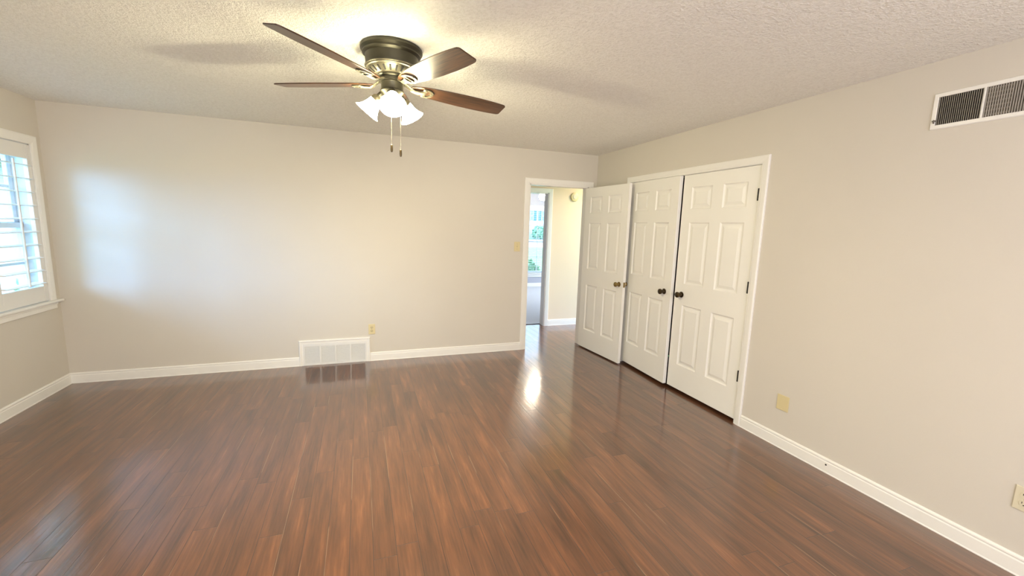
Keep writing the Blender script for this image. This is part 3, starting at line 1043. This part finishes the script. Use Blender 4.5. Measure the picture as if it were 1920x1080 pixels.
def wall_register():
    y0, z0, z1 = -3.333, 2.094, 2.275
    g = empty('wall_register', (0, y0, z0))
    tag(g, 'white air register with vertical vanes high on the right wall', 'vent')
    h = z1 - z0
    L = 0.402
    b = 0.021
    f = MB().molding([(-b, b), (-b, h - b), (-L + b, h - b), (-L + b, b)], -1,
                     [(0, 0.0006), (0, 0.006), (0.002, 0.0072), (0.017, 0.0072), (b, 0.003), (b, 0.0006)], lambda u, v, d: (-d, u, v), True)
    f.build('frame', M['trim'], g)
    mid = -0.195
    MB().box((-0.0072, mid - 0.0045, b), (-0.0005, mid + 0.0045, h - b), 0.001).build('divider', M['trim'], g)
    for a, c, ang in ((-b, mid + 0.0045, 40), (mid - 0.0045, -L + b, -28)):
        v = MB()
        n = 21
        for i in range(n):
            y = a + (i + 0.5) * (c - a) / n
            mt = Matrix.Translation((-0.0028, y, 0)) @ Matrix.Rotation(R(ang), 4, 'Z')
            v.box((-0.0045, -0.0006, b), (0.0045, 0.0006, h - b), 0, mt)
        v.build('vanes', M['vane'], g)
    d = MB()
    for i in range(7):
        zz = b + (i + 0.5) * (h - 2 * b) / 7
        d.box((-0.0010, -L + b + 0.09, zz - 0.003), (-0.0006, mid - 0.006, zz + 0.003))
    d.build('damper_blades', M['vane'], g)
    tag(MB().box((-0.0006, -L + b, b), (-0.0001, -b, h - b)).build('duct_shade_sheet', M['dark'], g), 'near-black sheet for the shade behind the vanes')  # register depth: shade painted as a thin near-black sheet
    lv = MB()
    lv.box((-0.010, -0.026, 0.040), (-0.006, -0.008, 0.046), 0.001)
    lv.box((-0.018, -0.020, 0.030), (-0.008, -0.016, 0.048), 0.001)
    tag(lv.build('damper_lever', M['duct'], g), 'small grey damper lever')
wall_register()

# ------------------------------------------------------------------ plates (local: x along the wall, -y into the room)
def plate_empty(name, loc, rotz, label, cat, group=None):
    return tag(empty(name, loc, (0, 0, R(rotz))), label, cat, group)
def plate(e, w, h, mat):
    return MB().box((-w / 2, -0.006, -h / 2), (w / 2, -0.0003, h / 2), 0.0035).build('cover_plate', mat, e)
def screw(e, z, mat):
    MB().lathe([(0, 0), (0.0033, 0), (0.0028, 0.0012), (0, 0.0014)], 12, Matrix.Translation((0, -0.006, z)) @ Matrix.Rotation(R(90), 4, 'X')).build('screw', mat, e)
def outlet(name, loc, rotz, label, mat, smat):
    e = plate_empty(name, loc, rotz, label, 'outlet')
    plate(e, 0.070, 0.114, mat)
    for s in (-1, 1):
        zc = s * 0.0195
        poly = [(0.0165 * math.cos(t), 0.0165 * math.sin(t)) for t in [2 * math.pi * k / 24 for k in range(24)]]
        poly = [(p[0], max(-0.0125, min(0.0125, p[1]))) for p in poly]
        sk = MB().prism(poly, 0.006, 0.0078, 0.0005, Matrix.Translation((0, 0, zc)) @ Matrix.Rotation(R(90), 4, 'X')).build('socket', smat, e)
        sl = MB()
        sl.box((-0.0075, -0.0081, zc - 0.001), (-0.0053, -0.0077, zc + 0.008))
        sl.box((0.0053, -0.0081, zc - 0.000), (0.0073, -0.0077, zc + 0.007))
        sl.lathe([(0, 0), (0.0026, 0), (0.0026, 0.0004), (0, 0.0004)], 10, Matrix.Translation((0, -0.0077, zc - 0.0075)) @ Matrix.Rotation(R(90), 4, 'X'))
        tag(sl.build('slots', M['dark'], sk), 'dark plug slots')
    screw(e, 0, M['brass'])
    return e
outlet('wall_outlet', (-2.736, 0, 0.360), 0, 'ivory duplex outlet on the back wall just above the floor grille', M['ivory'], M['socket'])
outlet('wall_outlet', (0, -3.919, 0.363), 90 + 180, 'pale ivory duplex outlet low on the right wall beyond the blank plate', M['pale_ivory'], M['pale_ivory'])
bp = plate_empty('blank_plate', (0, -2.745, 0.333), 270, 'blank ivory cover plate low on the right wall beside the closet', 'wall plate')
plate(bp, 0.088, 0.112, M['ivory'])
for s in (-0.042, 0.042):
    screw(bp, s, M['ivory'])
ls = plate_empty('light_switch', (-1.053, 0, 1.291), 0, 'ivory toggle light switch beside the open doorway', 'switch')
plate(ls, 0.076, 0.116, M['ivory'])
MB().box((-0.006, -0.0075, -0.012), (0.006, -0.0055, 0.012), 0.001).build('toggle_surround', M['socket'], ls)
MB().box((-0.004, -0.018, -0.003), (0.004, -0.005, 0.006), 0.0015, Matrix.Rotation(R(-18), 4, 'X')).build('toggle', M['socket'], ls)
for s in (-0.030, 0.030):
    screw(ls, s, M['brass'])
sdv = tag(empty('smoke_detector', (0.280, HY0, 2.008)), 'round ivory smoke detector high on the cream hallway wall', 'smoke detector')
rx = Matrix.Rotation(R(90), 4, 'X')
MB().lathe([(0, 0), (0.068, 0), (0.068, 0.012), (0.064, 0.020), (0.054, 0.024), (0, 0.024)], 40, rx).build('body', M['ivory'], sdv, 35)
MB().lathe([(0, 0.023), (0.034, 0.023), (0.032, 0.028), (0, 0.029)], 32, rx).build('vent_cap', M['pale_ivory'], sdv, 35)

# ------------------------------------------------------------------ outside
struct(boxes('ground', [((-60, -40, -0.55), (90, 34, -0.45))], M['lawn']), 'green lawn outside the windows', 'lawn')
struct(boxes('street', [((-60, 34, -0.55), (90, 58, -0.44))], M['street']), 'pale sunlit street beyond the lawn', 'street')
struct(boxes('ground_verge', [((-60, 58, -0.55), (90, 95, -0.45))], M['lawn']), 'far lawn in front of the house across the street', 'lawn')

def house(name, x0, x1, y, zh, label, mat, wins, shutters=True):
    h = empty(name, ((x0 + x1) / 2, y, -0.45))
    tag(h, label, 'house')
    w = (x1 - x0) / 2
    MB().box((-w, 0, 0), (w, 7, zh)).build('walls', mat, h)
    b = bmesh.new()
    v = [b.verts.new(p) for p in ((-w - 0.5, -0.6, zh), (w + 0.5, -0.6, zh), (w + 0.5, 7.6, zh), (-w - 0.5, 7.6, zh), (-w - 0.5, 3.5, zh + 2.6), (w + 0.5, 3.5, zh + 2.6))]
    for f in ((0, 1, 5, 4), (2, 3, 4, 5), (0, 4, 3), (1, 2, 5), (0, 3, 2, 1)):
        b.faces.new([v[i] for i in f])
    bmesh.ops.recalc_face_normals(b, faces=b.faces[:])
    m = MB(); m.add(b); m.build('roof', M['roof'], h)
    for xx, zc, ww, hh in wins:
        f = MB()
        f.box((xx - ww / 2, -0.06, zc - hh / 2), (xx - ww / 2 + 0.1, 0.0, zc + hh / 2))
        f.box((xx + ww / 2 - 0.1, -0.06, zc - hh / 2), (xx + ww / 2, 0.0, zc + hh / 2))
        for q in (-0.5, 0.0, 0.5):
            f.box((xx - ww / 2, -0.06, zc + q * (hh - 0.1) - 0.05), (xx + ww / 2, 0.0, zc + q * (hh - 0.1) + 0.05))
        f.box((xx - 0.04, -0.06, zc - hh / 2), (xx + 0.04, 0.0, zc + hh / 2))
        wo = f.build('window', M['white_frame'], h)
        MB().box((xx - ww / 2 + 0.05, -0.03, zc - hh / 2 + 0.05), (xx + ww / 2 - 0.05, -0.01, zc + hh / 2 - 0.05)).build('pane', M['pane_dark'], wo)
        for s in (-1, 1) if shutters else ():
            MB().box((xx + s * (ww / 2 + 0.3) - 0.25, -0.05, zc - hh / 2), (xx + s * (ww / 2 + 0.3) + 0.25, 0, zc + hh / 2), 0.01).build('shutter', M['blue_shutter'], wo)
    return h
house('house', 12, 40, 62, 5.6, 'pale house with white windows and blue shutters across the street', M['siding'],
      [(-4.2, 3.95, 1.15, 1.7), (-1.6, 3.95, 1.15, 1.7), (1.0, 3.95, 1.15, 1.7), (3.6, 3.95, 1.15, 1.7)])
hb = house('house', -17.5, -9.0, 7.2, 3.0, 'pale brick neighbouring house beyond the shuttered window', M['brick'],
      [(-2.6, 1.7, 1.1, 1.5), (0.2, 1.7, 1.1, 1.5), (2.6, 1.7, 1.1, 1.5)], False)

def shrub(name, loc, r, h, label, cat, group=None, n=420, leaf=0.09):
    s = tag(empty(name, loc), label, cat, group)
    rnd = random.Random(int(abs(loc[0] * 91 + loc[1] * 17)) + 3)
    b = bmesh.new()
    for i in range(n):
        t = rnd.random() ** 0.5
        a = rnd.uniform(0, 2 * math.pi)
        zz = rnd.uniform(0.12, 1.0)
        prof = math.sin(math.pi * (0.12 + 0.80 * zz)) ** 0.6
        rr = r * prof * (0.55 + 0.45 * t)
        c = Vector((rr * math.cos(a), rr * math.sin(a), zz * h))
        d = Vector((rnd.gauss(0, 1), rnd.gauss(0, 1), rnd.gauss(0.3, 1))).normalized()
        e = d.cross(Vector((rnd.gauss(0, 1), rnd.gauss(0, 1), rnd.gauss(0, 1)))).normalized()
        L = leaf * rnd.uniform(0.7, 1.3)
        b.faces.new([b.verts.new(c + d * L), b.verts.new(c + e * L * 0.5), b.verts.new(c - d * L), b.verts.new(c - e * L * 0.5)])
    bmesh.ops.create_icosphere(b, subdivisions=2, radius=1.0, matrix=Matrix.Translation((0, 0, h * 0.55)) @ Matrix.Diagonal((r * 0.68, r * 0.68, h * 0.42, 1)))
    m = MB(); m.add(b)
    m.build('foliage', M['bush'], s)
    MB().tube([(0, 0, 0), (0, 0, h * 0.4)], 0.05 * max(0.4, r), 8).build('stem', M['bark'], s)
    return s
shrub('shrub', (1.95, 7.4, -0.45), 0.55, 0.95, 'leafy green shrub right outside the window across the hall', 'shrub')
for i, (x, r, h) in enumerate(((17.4, 1.5, 2.3), (21.4, 1.6, 2.6), (25.4, 1.5, 2.2), (29.4, 1.6, 2.5), (33.4, 1.5, 2.3))):
    shrub('hedge_shrub', (x, 59.5 + 0.3 * (i % 2), -0.45), r, h, 'clipped green hedge shrub in front of the house across the street', 'shrub', 'hedge shrubs across the street', 500, 0.28)
shrub('shrub', (-8.3, 5.9, -0.45), 0.7, 1.0, 'wide green shrub against the pale brick neighbouring house', 'shrub')
